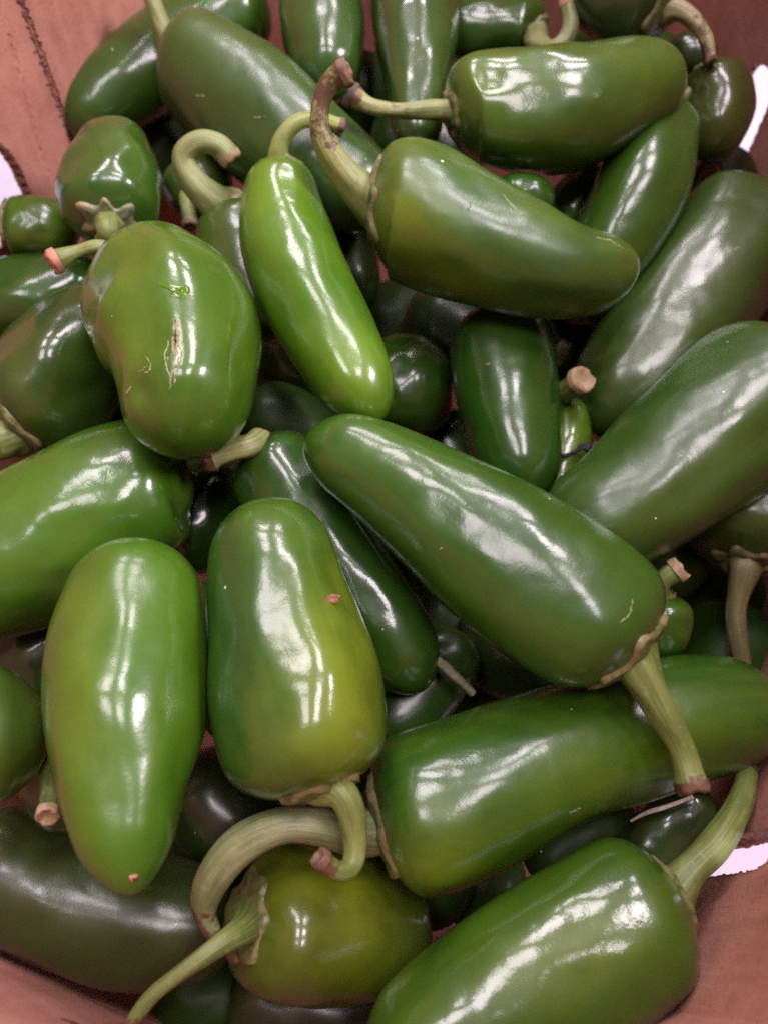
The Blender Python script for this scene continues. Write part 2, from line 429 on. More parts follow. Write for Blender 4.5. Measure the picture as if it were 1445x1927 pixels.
P_['squat'] = pepper('squat', [(236, 492, 96), (276, 540, 126), (334, 614, 156), (352, 700, 138), (338, 838, 104)],
  'squat green pepper with a corky scar on its face and short pink-cut stem', dz=-16, off=2, caps=(0.95, 0.95, 2.6, 2.3),
  a=(0.048, 0.110, 0.016), b=(0.14, 0.19, 0.020), ripe=[(0.3, 0.2, 0.3, 0.4, 0.9), (0.75, 0.5, 0.45, 0.15, 0.8)],
  stem=[(212, 470, 20), (192, 466, 15, 8), (146, 473, 13, 9), (104, 490, 20, 11, 0.2)], calyx=(0.30, 5, 0.35), cut='pink', cut_label='pinkish tan cut stem end', lobe=0.04, wob=0.035, lobes=3,
  bumps=[(0.6, 1.4, -0.035, 0.2, 0.5), (0.9, 0.25, -0.12, 0.05, 0.25), (0.5, 0.0, -0.05, 0.2, 0.25), (0.5, -0.5, 0.05, 0.25, 0.25), (0.5, 0.55, 0.05, 0.25, 0.2)], rough=0.17)
P_['slender'] = pepper('slender', [(530, 312, 60), (530, 390, 76), (547, 475, 91), (592, 580, 93), (652, 690, 82), (712, 794, 58)],
  'slender bright green pepper with a smooth curved stem, tip down beside the squat one', dz=-2, off=0, caps=(1.0, 1.5, 2.2, 2.0),
  a=(0.055, 0.132, 0.012), b=(0.15, 0.22, 0.016), ripe=[(0.12, 0.3, 0.5, 0.2, 0.8), (0.85, 0.1, 0.6, 0.16, 0.7), (0.5, 0.2, 0.2, 0.5, 0.4)],
  stem=[(526, 322, 24), (524, 296, 19, 5), (532, 258, 16, 7), (562, 228, 15, 7), (604, 226, 15, 4), (640, 238, 14, 2)], calyx=(0.42, 5, 0.1), cut='brown',
  ccol=((0.14, 0.20, 0.03), (0.20, 0.24, 0.05)), scol=((0.15, 0.20, 0.035), (0.28, 0.32, 0.085)), lobe=0.02, wob=0.03, rough=0.22)
P_['upper'] = pepper('upper', [(698, 388, 104), (770, 396, 126), (880, 446, 120), (1000, 490, 104), (1100, 512, 82), (1200, 494, 56)],
  'big yellow-shouldered pepper with a tall dark curled stem, lying in the upper middle', dz=3, off=-2, caps=(0.62, 1.5, 2.8, 2.0),
  a=(0.046, 0.100, 0.024), b=(0.19, 0.205, 0.026), ripe=[(0.20, 0.15, 0.75, 0.14, 0.45), (0.08, 0.3, 0.3, 0.1, 0.9), (0.45, -0.4, -0.2, 0.2, 0.5), (0.4, 0.9, 0.4, 0.2, 0.35)],
  stem=[(700, 372, 46), (672, 352, 34, 5), (630, 300, 27, 10), (602, 245, 20, 14, 0.62), (606, 185, 18, 17, 0.80), (628, 150, 20, 19, 0.85), (648, 138, 21, 20, 1.0)], calyx=(0.50, 6, 0.5), cut='brown', cut_label='dark brown dried stem end',
  ccol=((0.05, 0.095, 0.035), (0.16, 0.19, 0.07)), scol=((0.12, 0.155, 0.04), (0.30, 0.31, 0.11)), lobe=0.03, wob=0.035, bumps=[(0.14, -0.3, -0.04, 0.09, 0.4)], rough=0.33)
P_['crook'] = pepper('crook', [(708, 1556, 128), (790, 1530, 152), (920, 1480, 146), (1060, 1420, 128), (1200, 1376, 122), (1330, 1345, 112), (1470, 1330, 84)],
  'large dark green pepper with a long arching woody stem, lying along the lower middle', dz=(0, 2, 10), off=4, caps=(0.62, 1.3, 2.7, 2.0),
  a=(0.026, 0.078, 0.012), b=(0.13, 0.175, 0.014), ripe=[(0.10, 0.75, 0.75, 0.13, 0.6), (0.5, 0.5, 0.25, 0.2, 0.5)],
  stem=[(716, 1574, 54), (680, 1572, 42, 6), (610, 1556, 36, 15), (530, 1554, 34, 17), (450, 1594, 36, 17), (398, 1660, 33, 16), (384, 1716, 22, 15, 0.5), (406, 1764, 12, 14, 0.9)], calyx=(0.50, 6, 0.42), cut='pink', cut_label='frayed pale stem tip',
  lobe=0.025, wob=0.035, bumps=[(0.56, -0.5, -0.11, 0.07, 0.9), (0.6, 0.6, -0.05, 0.06, 0.5)], rough=0.22, scol=((0.10, 0.125, 0.045), (0.30, 0.31, 0.15)))
P_['rightbig'] = pepper('rightbig', [(1500, 700, 150), (1420, 755, 150), (1300, 850, 142), (1190, 940, 122), (1030, 1030, 90)],
  'large deep green pepper with broad white reflections, running in from the right edge', dz=2, off=-1, caps=(0.7, 1.2, 2.5, 2.0),
  a=(0.026, 0.070, 0.014), b=(0.085, 0.118, 0.030), ripe=[(0.55, -0.25, 0.5, 0.5, 0.22)], lobe=0.03, wob=0.035, bumps=[(0.4, -0.35, -0.05, 0.4, 0.18)], rough=0.31)
P_['leftmid'] = pepper('leftmid', [(362, 900, 92), (318, 905, 122), (220, 945, 146), (100, 1016, 150), (-40, 1080, 138), (-160, 1140, 90)],
  'stout green pepper with four small white glints, running off the left edge', dz=0, off=3, caps=(0.8, 1.4, 2.5, 2.0),
  a=(0.038, 0.098, 0.012), b=(0.085, 0.155, 0.014), ripe=[(0.5, 0.1, 0.4, 0.3, 0.8)], lobe=0.02, wob=0.03, rough=0.17)
P_['upright_r'] = pepper('upright_r', [(848, 214, 82), (900, 206, 94), (1000, 214, 112), (1090, 206, 112), (1180, 170, 90), (1276, 136, 62)],
  'olive green pepper lying nearly level at upper right, thin stem pointing left', dz=3, off=0, caps=(0.62, 1.0, 2.8, 2.3),
  a=(0.056, 0.105, 0.020), b=(0.125, 0.160, 0.028), ripe=[(0.1, -0.3, 0.5, 0.2, 0.7), (0.75, -0.4, 0.3, 0.2, 0.7)],
  stem=[(852, 206, 24), (820, 206, 19, 3), (760, 208, 15, 4, 0.35), (700, 200, 14, 4, 0.35), (664, 180, 19, 4, 0.9)], calyx=(0.30, 5, 0.35), cut='dark',
  lobe=0.03, wob=0.035, bumps=[(0.12, -0.8, -0.05, 0.07, 0.4)], rough=0.2, scol=((0.14, 0.17, 0.05), (0.30, 0.31, 0.12)))
P_['right_up'] = pepper('right_up', [(1418, 370, 100), (1394, 424, 116), (1320, 530, 124), (1230, 650, 112), (1120, 812, 82)],
  'dull olive pepper with pale ribs at its top, slanting down from the upper right edge', dz=3, off=2, caps=(0.75, 1.3, 2.4, 2.0),
  a=(0.036, 0.066, 0.018), b=(0.080, 0.100, 0.026), ripe=[(0.5, -0.1, 0.3, 0.4, 0.4)], stem=[(1424, 372, 22), (1446, 352, 18, 0), (1474, 330, 17, 0)], calyx=(0.4, 5, 0.3), cut='brown',
  lobe=0.045, lobes=5, wob=0.03, rough=0.28)
P_['streak_r'] = pepper('streak_r', [(1276, 198, 40), (1256, 240, 58), (1212, 340, 88), (1164, 440, 84), (1104, 540, 70), (1070, 610, 50)],
  'green pepper with a broad white sheen, slanting below the level one at upper right', dz=(0, 1, 9, 28), off=19, fix=True, caps=(1.1, 1.3, 2.2, 2.0),
  a=(0.034, 0.082, 0.014), b=(0.085, 0.120, 0.022), lobe=0.03, wob=0.035, rough=0.22, lobes=4)
P_['round'] = pepper('round', [(456, 1726, 112), (530, 1736, 142), (620, 1740, 144), (710, 1750, 124), (794, 1772, 80)],
  'plump yellow-green pepper with a ringed brown collar and long thin stem at the bottom', dz=26, off=6, caps=(0.55, 1.0, 2.6, 2.0),
  a=(0.055, 0.085, 0.012), b=(0.185, 0.178, 0.018), ripe=[(0.3, -0.5, 0.7, 0.35, 0.8), (0.9, 0, -0.3, 0.3, 9)],
  stem=[(466, 1728, 48), (456, 1750, 29, 10), (415, 1778, 20, 16), (340, 1832, 16, 20), (280, 1882, 15, 22, 0.3), (236, 1946, 14, 24, 0.75)], calyx=(0.48, 7, 0.25), cut='pink',
  ccol=((0.085, 0.095, 0.026), (0.20, 0.18, 0.07)), lobe=0.05, lobes=3, wob=0.03, rough=0.2)
P_['botright'] = pepper('botright', [(1272, 1684, 118), (1194, 1726, 144), (1064, 1810, 154), (934, 1900, 154), (804, 1996, 148), (684, 2076, 110)],
  'big glossy green pepper with broad white glints, at bottom right against the box wall', dz=-2, off=9, caps=(0.75, 1.3, 2.5, 2.0),
  a=(0.028, 0.080, 0.010), b=(0.12, 0.155, 0.022), ripe=[(0.3, 0.1, 0.55, 0.2, 0.5), (0.6, 0.2, 0.35, 0.3, 0.4), (0.05, 0.8, -0.1, 0.2, 0.8)],
  stem=[(1262, 1674, 44), (1296, 1640, 31, 0), (1340, 1596, 29, -3), (1376, 1546, 27, -8), (1398, 1496, 23, -16), (1404, 1450, 19, -22)], calyx=(0.40, 6, 0.3), cut='dark', lobe=0.02, wob=0.03, rough=0.18)
P_['topleft2'] = pepper('topleft2', [(318, 92, 74), (370, 120, 96), (460, 195, 112), (560, 280, 108), (660, 350, 88), (742, 400, 60)],
  'large dull green pepper with tan nicks, slanting behind the tall curled stem', dz=2, off=4, caps=(0.85, 1.4, 2.4, 2.0),
  a=(0.036, 0.076, 0.024), b=(0.070, 0.112, 0.028), ripe=[(0.15, -0.3, 0.4, 0.2, 0.7)], stem=[(326, 88, 27), (312, 66, 19, 2), (296, 22, 16, 4), (278, -30, 16, 6)], calyx=(0.22, 5, 0.1), cut='brown',
  scol=((0.16, 0.19, 0.06), (0.27, 0.29, 0.11)), lobe=0.02, wob=0.03, rough=0.32)
P_['leftdark'] = pepper('leftdark', [(26, 818, 96), (70, 770, 116), (130, 690, 122), (200, 620, 100), (270, 560, 70)],
  'dark pepper sprinkled with small bright glints, tucked under the squat one at left edge', dz=4, off=6, caps=(0.75, 1.3, 2.5, 2.0),
  a=(0.030, 0.066, 0.016), b=(0.075, 0.098, 0.024), ripe=[(0.3, -0.2, 0.35, 0.2, 0.6)],
  stem=[(20, 824, 50), (-6, 826, 42, 4), (-40, 834, 34, 6)], calyx=(0.52, 6, 0.4), cut='tan', lobe=0.045, lobes=4, wob=0.05, rough=0.15)
P_['between'] = pepper('between', [(488, 836, 70), (512, 870, 84), (580, 980, 94), (670, 1110, 92), (740, 1210, 82), (800, 1300, 56)],
  'long dark pepper wedged between the hooked-stem one and the diagonal one', dz=2, off=8, caps=(0.9, 1.3, 2.4, 2.0),
  a=(0.024, 0.062, 0.012), b=(0.048, 0.098, 0.016), stem=[(488, 838, 26), (486, 828, 23, 8), (470, 838, 22, 15), (434, 847, 22, 16, 0.2), (398, 855, 25, 16, 0.35)], calyx=None, cut='brown', cut_label='frayed brown stem end',
  lobe=0.03, wob=0.04, rough=0.14, scol=((0.14, 0.16, 0.05), (0.36, 0.36, 0.15)))
P_['upright_m'] = pepper('upright_m', [(936, 590, 90), (944, 660, 96), (956, 760, 96), (972, 850, 84), (992, 950, 58)],
  'dark green upright pepper with two vertical white streaks, right of the middle', dz=-6, off=8, caps=(0.9, 1.3, 2.4, 2.1),
  a=(0.020, 0.068, 0.010), b=(0.060, 0.110, 0.016), ripe=[(0.6, -0.2, 0.45, 0.3, 0.4)], lobe=0.015, wob=0.02, rough=0.2)
P_['sliver_y'] = pepper('sliver_y', [(1062, 752, 40), (1066, 790, 48), (1058, 850, 54), (1030, 960, 44)],
  'bright yellow-green strip of pepper with a tan-cut stem, beside the upright dark one', dz=2, off=44, fix=True, caps=(0.9, 1.2, 2.3, 2.0), a=(0.090, 0.150, 0.016), b=(0.19, 0.24, 0.030),
  stem=[(1052, 760, 24), (1056, 746, 21, 8), (1070, 732, 21, 14), (1092, 716, 21, 20)], cut='tan', cut_label='round tan cut stem end', lobe=0.03, wob=0.03, rough=0.16)
P_['knob'] = pepper('knob', [(670, 730, 90), (730, 732, 98), (790, 730, 96), (860, 726, 74)],
  "rounded green pepper end peeping out right of the slender one's tip", dz=-8, off=10, caps=(1.0, 0.9, 2.2, 2.2),
  a=(0.034, 0.080, 0.014), b=(0.072, 0.125, 0.018), dimple=0.1, lobe=0.04, wob=0.04, rough=0.16)
P_['topleft1'] = pepper('topleft1', [(508, 14, 64), (450, 28, 78), (350, 82, 84), (250, 152, 78), (180, 204, 64), (112, 236, 46)],
  'dark green pepper leaning into the box corner, blunt tip pointing down left', dz=2, off=8, caps=(0.8, 1.3, 2.4, 2.1),
  a=(0.040, 0.085, 0.020), b=(0.072, 0.130, 0.022), ripe=[(0.05, 0, 0.4, 0.15, 0.9)], lobe=0.02, wob=0.03, rough=0.2)
P_['collar_l'] = pepper('collar_l', [(206, 424, 66), (208, 400, 86), (212, 350, 94), (218, 305, 82), (222, 262, 62)],
  'short round pepper with a ragged grey-green collar, just above the pink-cut stem', dz=16, off=8, caps=(0.7, 0.9, 2.4, 2.2),
  a=(0.036, 0.085, 0.016), b=(0.072, 0.125, 0.022), ripe=[(0.4, 0.5, 0.3, 0.3, 0.8)], stem=[(204, 418, 32), (203, 424, 22, 5), (203, 436, 20, 7), (202, 452, 20, 2)], calyx=(0.42, 7, 0.6), cut='brown',
  ccol=((0.065, 0.085, 0.036), (0.17, 0.18, 0.10)), lobe=0.04, wob=0.04, rough=0.18)
P_['curl'] = pepper('curl', [(430, 388, 60), (440, 420, 74), (460, 480, 82), (490, 560, 76), (530, 640, 60)],
  'pepper with a thick stem curled like a crook, squeezed between squat and slender ones', dz=12, off=6, caps=(0.8, 1.2, 2.4, 2.0),
  a=(0.050, 0.085, 0.018), b=(0.120, 0.150, 0.026), stem=[(424, 392, 44), (402, 378, 34, 6), (362, 336, 25, 11), (346, 292, 22, 14), (376, 266, 21, 16), (414, 272, 20, 16), (430, 292, 19, 14)], calyx=(0.5, 5, 0.4), cut='tan',
  scol=((0.13, 0.17, 0.05), (0.30, 0.32, 0.13)), lobe=0.03, wob=0.03, rough=0.22)
P_['bottomleft'] = pepper('bottomleft', [(-80, 1600, 100), (0, 1640, 116), (120, 1690, 122), (260, 1730, 122), (380, 1738, 100), (470, 1740, 66)],
  'dark olive pepper lying level along the bottom left wall of the box', dz=4, off=14, caps=(0.8, 1.2, 2.4, 2.0),
  a=(0.036, 0.056, 0.018), b=(0.070, 0.085, 0.028), ripe=[(0.5, -0.4, 0.35, 0.4, 0.3)], lobe=0.03, wob=0.035, rough=0.31, bumps=[(0.3, -0.6, -0.05, 0.06, 0.5)])
P_['leftlow'] = pepper('leftlow', [(-110, 1392, 110), (-60, 1386, 124), (10, 1382, 122), (78, 1374, 84)],
  'rounded olive pepper end at the left edge, beside the brown-specked pointed one', dz=-4, off=6, caps=(0.8, 1.0, 2.4, 2.1),
  a=(0.050, 0.078, 0.014), b=(0.085, 0.120, 0.020), lobe=0.02, wob=0.02, rough=0.3)
P_['right_dn'] = pepper('right_dn', [(1396, 1062, 104), (1410, 1010, 126), (1450, 925, 126), (1510, 830, 90)],
  'shaded pepper with a frayed collar and stem hanging straight down, at right edge', dz=2, off=40, fix=True, caps=(0.6, 1.2, 2.5, 2.0),
  a=(0.050, 0.098, 0.020), b=(0.095, 0.130, 0.028), stem=[(1404, 1042, 44), (1402, 1066, 31, 3), (1392, 1110, 22, 3), (1384, 1160, 19, 2), (1392, 1230, 18, 0), (1402, 1290, 17, -3)], calyx=(0.36, 7, 0.6), cut='brown',
  ccol=((0.050, 0.070, 0.022), (0.12, 0.13, 0.05)), scol=((0.10, 0.10, 0.04), (0.24, 0.22, 0.10)), lobe=0.03, wob=0.03, rough=0.3)
P_['left_up'] = pepper('left_up', [(-60, 586, 60), (-10, 572, 72), (70, 555, 76), (150, 540, 62), (210, 535, 44)],
  'dark shiny pepper at the left edge just below the pink-cut stem', dz=3, off=9, caps=(0.8, 1.3, 2.4, 2.0),
  a=(0.030, 0.075, 0.016), b=(0.060, 0.112, 0.020), lobe=0.035, wob=0.045, rough=0.14)
P_['stubby'] = pepper('stubby', [(8, 426, 50), (40, 428, 56), (90, 432, 56), (150, 440, 40)],
  'small bright green pepper with a dry brown stem scar, at the left edge', dz=5, off=9, caps=(0.5, 1.1, 2.6, 2.0),
  a=(0.070, 0.130, 0.014), b=(0.15, 0.19, 0.026), stem=[(10, 426, 20), (0, 426, 17, 2, 0.9), (-14, 426, 16, 3, 1.0)], calyx=(0.72, 6, 0.15), ccol=((0.10, 0.075, 0.03), (0.26, 0.20, 0.09)), cut='brown', lobe=0.03, wob=0.03, rough=0.22)
P_['stub_r'] = pepper('stub_r', [(1244, 1118, 48), (1243, 1140, 58), (1238, 1190, 56), (1230, 1250, 36)],
  "small green pepper with a short stubby stem, right of the diagonal one's collar", dz=8, off=9, caps=(0.7, 1.2, 2.4, 2.0),
  a=(0.040, 0.090, 0.014), b=(0.090, 0.140, 0.020), stem=[(1244, 1122, 28), (1240, 1106, 20, 3), (1252, 1088, 19, 5), (1274, 1072, 20, 6)], cut='tan', calyx=(0.4, 5, 0.2), lobe=0.02, wob=0.02)
P_['top_c1'] = pepper('top_c1', [(600, -100, 64), (604, -20, 78), (611, 70, 80), (616, 130, 66), (620, 180, 48)],
  'dark green pepper standing on end at the top edge, left of the ribbed one', dz=-4, off=4, caps=(0.8, 1.2, 2.4, 2.0),
  a=(0.036, 0.076, 0.020), b=(0.065, 0.105, 0.024), lobe=0.02, wob=0.03, rough=0.2)
P_['top_c2'] = pepper('top_c2', [(772, -110, 70), (778, -40, 82), (782, 60, 80), (784, 150, 62), (786, 280, 38)],
  'narrow ribbed pepper with a row of bright glints, tip down at the top edge', dz=-5, off=3, caps=(0.8, 1.4, 2.4, 2.0),
  a=(0.040, 0.072, 0.022), b=(0.080, 0.105, 0.030), lobe=0.03, lobes=5, wob=0.05, rough=0.15)
P_['top_hook'] = pepper('top_hook', [(1016, 64, 50), (990, 56, 58), (930, 56, 58), (860, 58, 54), (790, 60, 40)],
  'green pepper near the top edge with a stem bent up like a hook', dz=8, off=2, caps=(0.8, 1.2, 2.4, 2.0),
  a=(0.040, 0.085, 0.022), b=(0.078, 0.120, 0.026), stem=[(1012, 66, 24), (1012, 84, 22, 16), (1036, 94, 18, 27), (1062, 76, 16, 29), (1074, 44, 15, 30), (1069, 8, 14, 30, 0.4)], cut='pink', calyx=(0.5, 5, 0.3),
  ccol=((0.12, 0.14, 0.055), (0.22, 0.23, 0.11)), scol=((0.15, 0.17, 0.06), (0.30, 0.31, 0.14)), lobe=0.035, wob=0.035, rough=0.2)
P_['corner_r'] = pepper('corner_r', [(1332, 128, 58), (1340, 160, 70), (1346, 205, 70), (1338, 252, 60), (1330, 296, 44)],
  'short brownish green pepper with a sideways stem, against the upper right hand hole', dz=8, off=2, caps=(0.8, 1.0, 2.3, 2.1),
  a=(0.056, 0.062, 0.022), b=(0.11, 0.11, 0.032), stem=[(1332, 134, 22), (1324, 140, 17, 5), (1306, 168, 14, 6), (1270, 188, 14, 6)], cut='tan', calyx=(0.35, 5, 0.2),
  scol=((0.15, 0.16, 0.06), (0.28, 0.27, 0.12)), lobe=0.04, wob=0.03, rough=0.2)
P_['top_r'] = pepper('top_r', [(1250, 26, 70), (1226, 14, 84), (1176, -8, 88), (1130, -40, 76), (1096, -80, 50)],
  'dusky pepper at the top right edge with a dry twisted stem', dz=4, off=3, caps=(0.5, 1.2, 2.8, 2.0),
  a=(0.036, 0.056, 0.024), b=(0.060, 0.078, 0.030), stem=[(1250, 24, 30), (1276, 18, 19, 4), (1306, 38, 15, 5, 0.3), (1328, 72, 13, 5, 0.5), (1336, 112, 11, 4, 0.7)], cut='brown', calyx=(0.6, 6, 0.2),
  scol=((0.20, 0.18, 0.08), (0.36, 0.31, 0.16)), lobe=0.03, wob=0.03, rough=0.24)
P_['glint_r'] = pepper('glint_r', [(1270, 120, 44), (1286, 112, 46), (1310, 106, 44), (1336, 100, 32)],
  'small dark pepper end with one glint, framed by the dry twisted stem', dz=6, off=10, caps=(0.9, 1.0, 2.2, 2.1),
  a=(0.030, 0.040, 0.020), b=(0.050, 0.058, 0.026), lobe=0.02, wob=0.02, rough=0.2)
P_['behind_curl'] = pepper('behind_curl', [(352, 300, 52), (362, 325, 64), (374, 360, 66), (386, 430, 46)],
  'dark pepper end framed by the stem that curls like a crook', dz=8, off=14, caps=(0.9, 1.1, 2.3, 2.0),
  a=(0.036, 0.060, 0.018), b=(0.065, 0.092, 0.024), stem=[(356, 360, 15), (352, 380, 14, 12), (358, 420, 13, 13)], cut='tan', lobe=0.03, wob=0.03)
P_['sliver_g'] = pepper('sliver_g', [(930, 372, 40), (960, 372, 46), (1000, 376, 46), (1044, 380, 34)],
  'bright green pepper sliver between the level one and the big yellow-shouldered one', dz=-2, off=14, caps=(0.9, 1.0, 2.2, 2.1),
  a=(0.036, 0.110, 0.016), b=(0.060, 0.140, 0.016), lobe=0.02, wob=0.02)
P_['wedge_g'] = pepper('wedge_g', [(1140, 330, 40), (1120, 350, 50), (1080, 390, 54), (1040, 440, 40)],
  'green pepper in the gap left of the one with the broad sheen', dz=2, off=18, caps=(0.9, 1.0, 2.2, 2.1), a=(0.070, 0.125, 0.020), b=(0.110, 0.150, 0.024), lobe=0.02, wob=0.02)
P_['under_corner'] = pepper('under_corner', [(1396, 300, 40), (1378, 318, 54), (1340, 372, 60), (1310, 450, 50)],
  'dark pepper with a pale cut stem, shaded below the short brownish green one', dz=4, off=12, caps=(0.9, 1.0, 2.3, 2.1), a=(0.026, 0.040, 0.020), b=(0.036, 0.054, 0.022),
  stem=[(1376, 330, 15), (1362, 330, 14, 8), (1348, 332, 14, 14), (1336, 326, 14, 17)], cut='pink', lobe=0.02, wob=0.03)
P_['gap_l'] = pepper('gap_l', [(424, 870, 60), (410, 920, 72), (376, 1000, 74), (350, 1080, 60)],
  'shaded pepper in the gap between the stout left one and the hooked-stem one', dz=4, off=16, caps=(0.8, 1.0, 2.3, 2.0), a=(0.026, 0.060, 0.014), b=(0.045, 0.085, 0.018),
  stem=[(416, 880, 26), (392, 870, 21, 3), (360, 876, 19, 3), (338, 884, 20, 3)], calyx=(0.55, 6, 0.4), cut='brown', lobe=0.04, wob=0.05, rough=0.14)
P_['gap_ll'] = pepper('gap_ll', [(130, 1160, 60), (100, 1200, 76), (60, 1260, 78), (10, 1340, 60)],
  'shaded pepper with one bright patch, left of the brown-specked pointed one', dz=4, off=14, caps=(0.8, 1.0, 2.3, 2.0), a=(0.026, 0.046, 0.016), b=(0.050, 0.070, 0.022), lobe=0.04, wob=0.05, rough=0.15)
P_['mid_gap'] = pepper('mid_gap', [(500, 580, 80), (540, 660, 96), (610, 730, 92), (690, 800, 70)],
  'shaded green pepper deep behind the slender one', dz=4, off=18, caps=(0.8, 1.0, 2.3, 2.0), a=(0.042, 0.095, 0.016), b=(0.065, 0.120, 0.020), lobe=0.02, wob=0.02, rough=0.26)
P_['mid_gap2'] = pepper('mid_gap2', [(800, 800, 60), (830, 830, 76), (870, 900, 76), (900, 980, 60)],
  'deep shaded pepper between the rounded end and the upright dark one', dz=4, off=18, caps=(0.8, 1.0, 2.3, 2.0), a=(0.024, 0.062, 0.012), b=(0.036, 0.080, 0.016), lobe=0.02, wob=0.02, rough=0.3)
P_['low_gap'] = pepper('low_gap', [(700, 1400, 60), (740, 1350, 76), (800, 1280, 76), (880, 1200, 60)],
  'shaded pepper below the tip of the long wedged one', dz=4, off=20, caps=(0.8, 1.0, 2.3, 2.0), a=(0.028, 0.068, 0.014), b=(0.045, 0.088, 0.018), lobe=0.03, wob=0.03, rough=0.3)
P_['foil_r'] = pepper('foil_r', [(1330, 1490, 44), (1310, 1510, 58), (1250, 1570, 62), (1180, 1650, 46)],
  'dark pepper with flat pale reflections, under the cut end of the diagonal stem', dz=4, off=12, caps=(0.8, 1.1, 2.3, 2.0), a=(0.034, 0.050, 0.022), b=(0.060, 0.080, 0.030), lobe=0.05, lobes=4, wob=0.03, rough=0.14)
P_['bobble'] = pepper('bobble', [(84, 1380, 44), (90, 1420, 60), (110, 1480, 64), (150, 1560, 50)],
  'shaded pepper with a round tan stem end peeping out left of the pointed one', dz=10, off=14, caps=(0.7, 1.1, 2.3, 2.0), a=(0.038, 0.060, 0.016), b=(0.060, 0.085, 0.022), stem=[(100, 1440, 24), (98, 1470, 20, 14), (94, 1506, 19, 18), (90, 1532, 19, 22)], cut='tan', lobe=0.03, wob=0.03)
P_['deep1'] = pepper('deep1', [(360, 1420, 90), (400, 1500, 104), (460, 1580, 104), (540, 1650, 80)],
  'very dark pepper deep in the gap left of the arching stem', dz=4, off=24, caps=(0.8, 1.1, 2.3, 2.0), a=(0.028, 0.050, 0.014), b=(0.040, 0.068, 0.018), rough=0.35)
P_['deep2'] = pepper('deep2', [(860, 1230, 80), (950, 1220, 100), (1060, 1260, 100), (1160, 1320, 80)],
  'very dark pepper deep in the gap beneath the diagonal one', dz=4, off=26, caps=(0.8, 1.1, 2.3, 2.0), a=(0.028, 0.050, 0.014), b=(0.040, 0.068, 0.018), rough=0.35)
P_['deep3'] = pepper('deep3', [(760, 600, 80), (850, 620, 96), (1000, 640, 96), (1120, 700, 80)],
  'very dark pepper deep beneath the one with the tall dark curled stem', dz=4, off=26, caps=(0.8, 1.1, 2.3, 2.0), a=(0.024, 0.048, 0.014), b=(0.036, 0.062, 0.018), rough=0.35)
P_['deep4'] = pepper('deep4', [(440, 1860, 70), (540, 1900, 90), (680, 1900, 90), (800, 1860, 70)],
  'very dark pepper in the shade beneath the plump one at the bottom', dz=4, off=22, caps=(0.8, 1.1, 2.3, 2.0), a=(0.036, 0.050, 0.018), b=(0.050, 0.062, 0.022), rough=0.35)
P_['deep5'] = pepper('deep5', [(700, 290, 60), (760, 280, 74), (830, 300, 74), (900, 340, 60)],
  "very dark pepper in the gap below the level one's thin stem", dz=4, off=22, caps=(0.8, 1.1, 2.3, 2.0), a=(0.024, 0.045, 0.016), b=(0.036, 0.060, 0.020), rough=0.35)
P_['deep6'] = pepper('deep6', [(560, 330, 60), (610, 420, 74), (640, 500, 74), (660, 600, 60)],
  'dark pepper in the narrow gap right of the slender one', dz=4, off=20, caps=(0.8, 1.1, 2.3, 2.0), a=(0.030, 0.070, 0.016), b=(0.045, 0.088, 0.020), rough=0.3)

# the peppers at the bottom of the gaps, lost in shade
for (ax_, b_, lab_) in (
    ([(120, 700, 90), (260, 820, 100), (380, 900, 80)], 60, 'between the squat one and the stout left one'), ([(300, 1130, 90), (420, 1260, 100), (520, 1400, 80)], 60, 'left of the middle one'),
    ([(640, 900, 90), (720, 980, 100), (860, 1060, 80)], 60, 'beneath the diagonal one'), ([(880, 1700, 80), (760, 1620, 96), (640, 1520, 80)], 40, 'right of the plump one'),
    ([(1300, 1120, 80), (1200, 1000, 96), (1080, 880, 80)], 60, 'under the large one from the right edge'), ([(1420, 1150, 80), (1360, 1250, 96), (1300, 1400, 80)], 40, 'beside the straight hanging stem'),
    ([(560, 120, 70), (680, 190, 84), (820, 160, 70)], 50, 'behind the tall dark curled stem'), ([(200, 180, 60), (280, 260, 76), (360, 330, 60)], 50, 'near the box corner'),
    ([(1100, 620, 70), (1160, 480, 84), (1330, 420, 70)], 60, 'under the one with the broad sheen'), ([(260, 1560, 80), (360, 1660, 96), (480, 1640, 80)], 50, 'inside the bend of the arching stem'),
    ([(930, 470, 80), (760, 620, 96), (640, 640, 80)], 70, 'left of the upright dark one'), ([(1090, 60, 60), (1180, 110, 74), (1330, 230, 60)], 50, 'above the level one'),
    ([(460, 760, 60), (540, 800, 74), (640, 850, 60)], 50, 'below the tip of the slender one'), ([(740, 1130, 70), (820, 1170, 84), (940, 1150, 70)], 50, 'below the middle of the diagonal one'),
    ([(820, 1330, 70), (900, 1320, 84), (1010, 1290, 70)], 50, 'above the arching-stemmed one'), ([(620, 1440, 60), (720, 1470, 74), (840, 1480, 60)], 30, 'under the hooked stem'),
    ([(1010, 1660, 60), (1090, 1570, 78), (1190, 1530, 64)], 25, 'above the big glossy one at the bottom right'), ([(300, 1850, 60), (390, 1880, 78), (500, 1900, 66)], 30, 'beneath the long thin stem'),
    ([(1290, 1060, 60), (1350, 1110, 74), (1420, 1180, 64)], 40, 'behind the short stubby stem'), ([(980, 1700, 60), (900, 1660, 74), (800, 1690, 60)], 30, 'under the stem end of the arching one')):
    pepper('under', ax_, 'very dark pepper lost in shade ' + lab_, dz=4, off=b_ * 0.7, caps=(0.8, 1.1, 2.3, 2.0), a=(0.032, 0.066, 0.014), b=(0.050, 0.086, 0.018), rough=0.47)

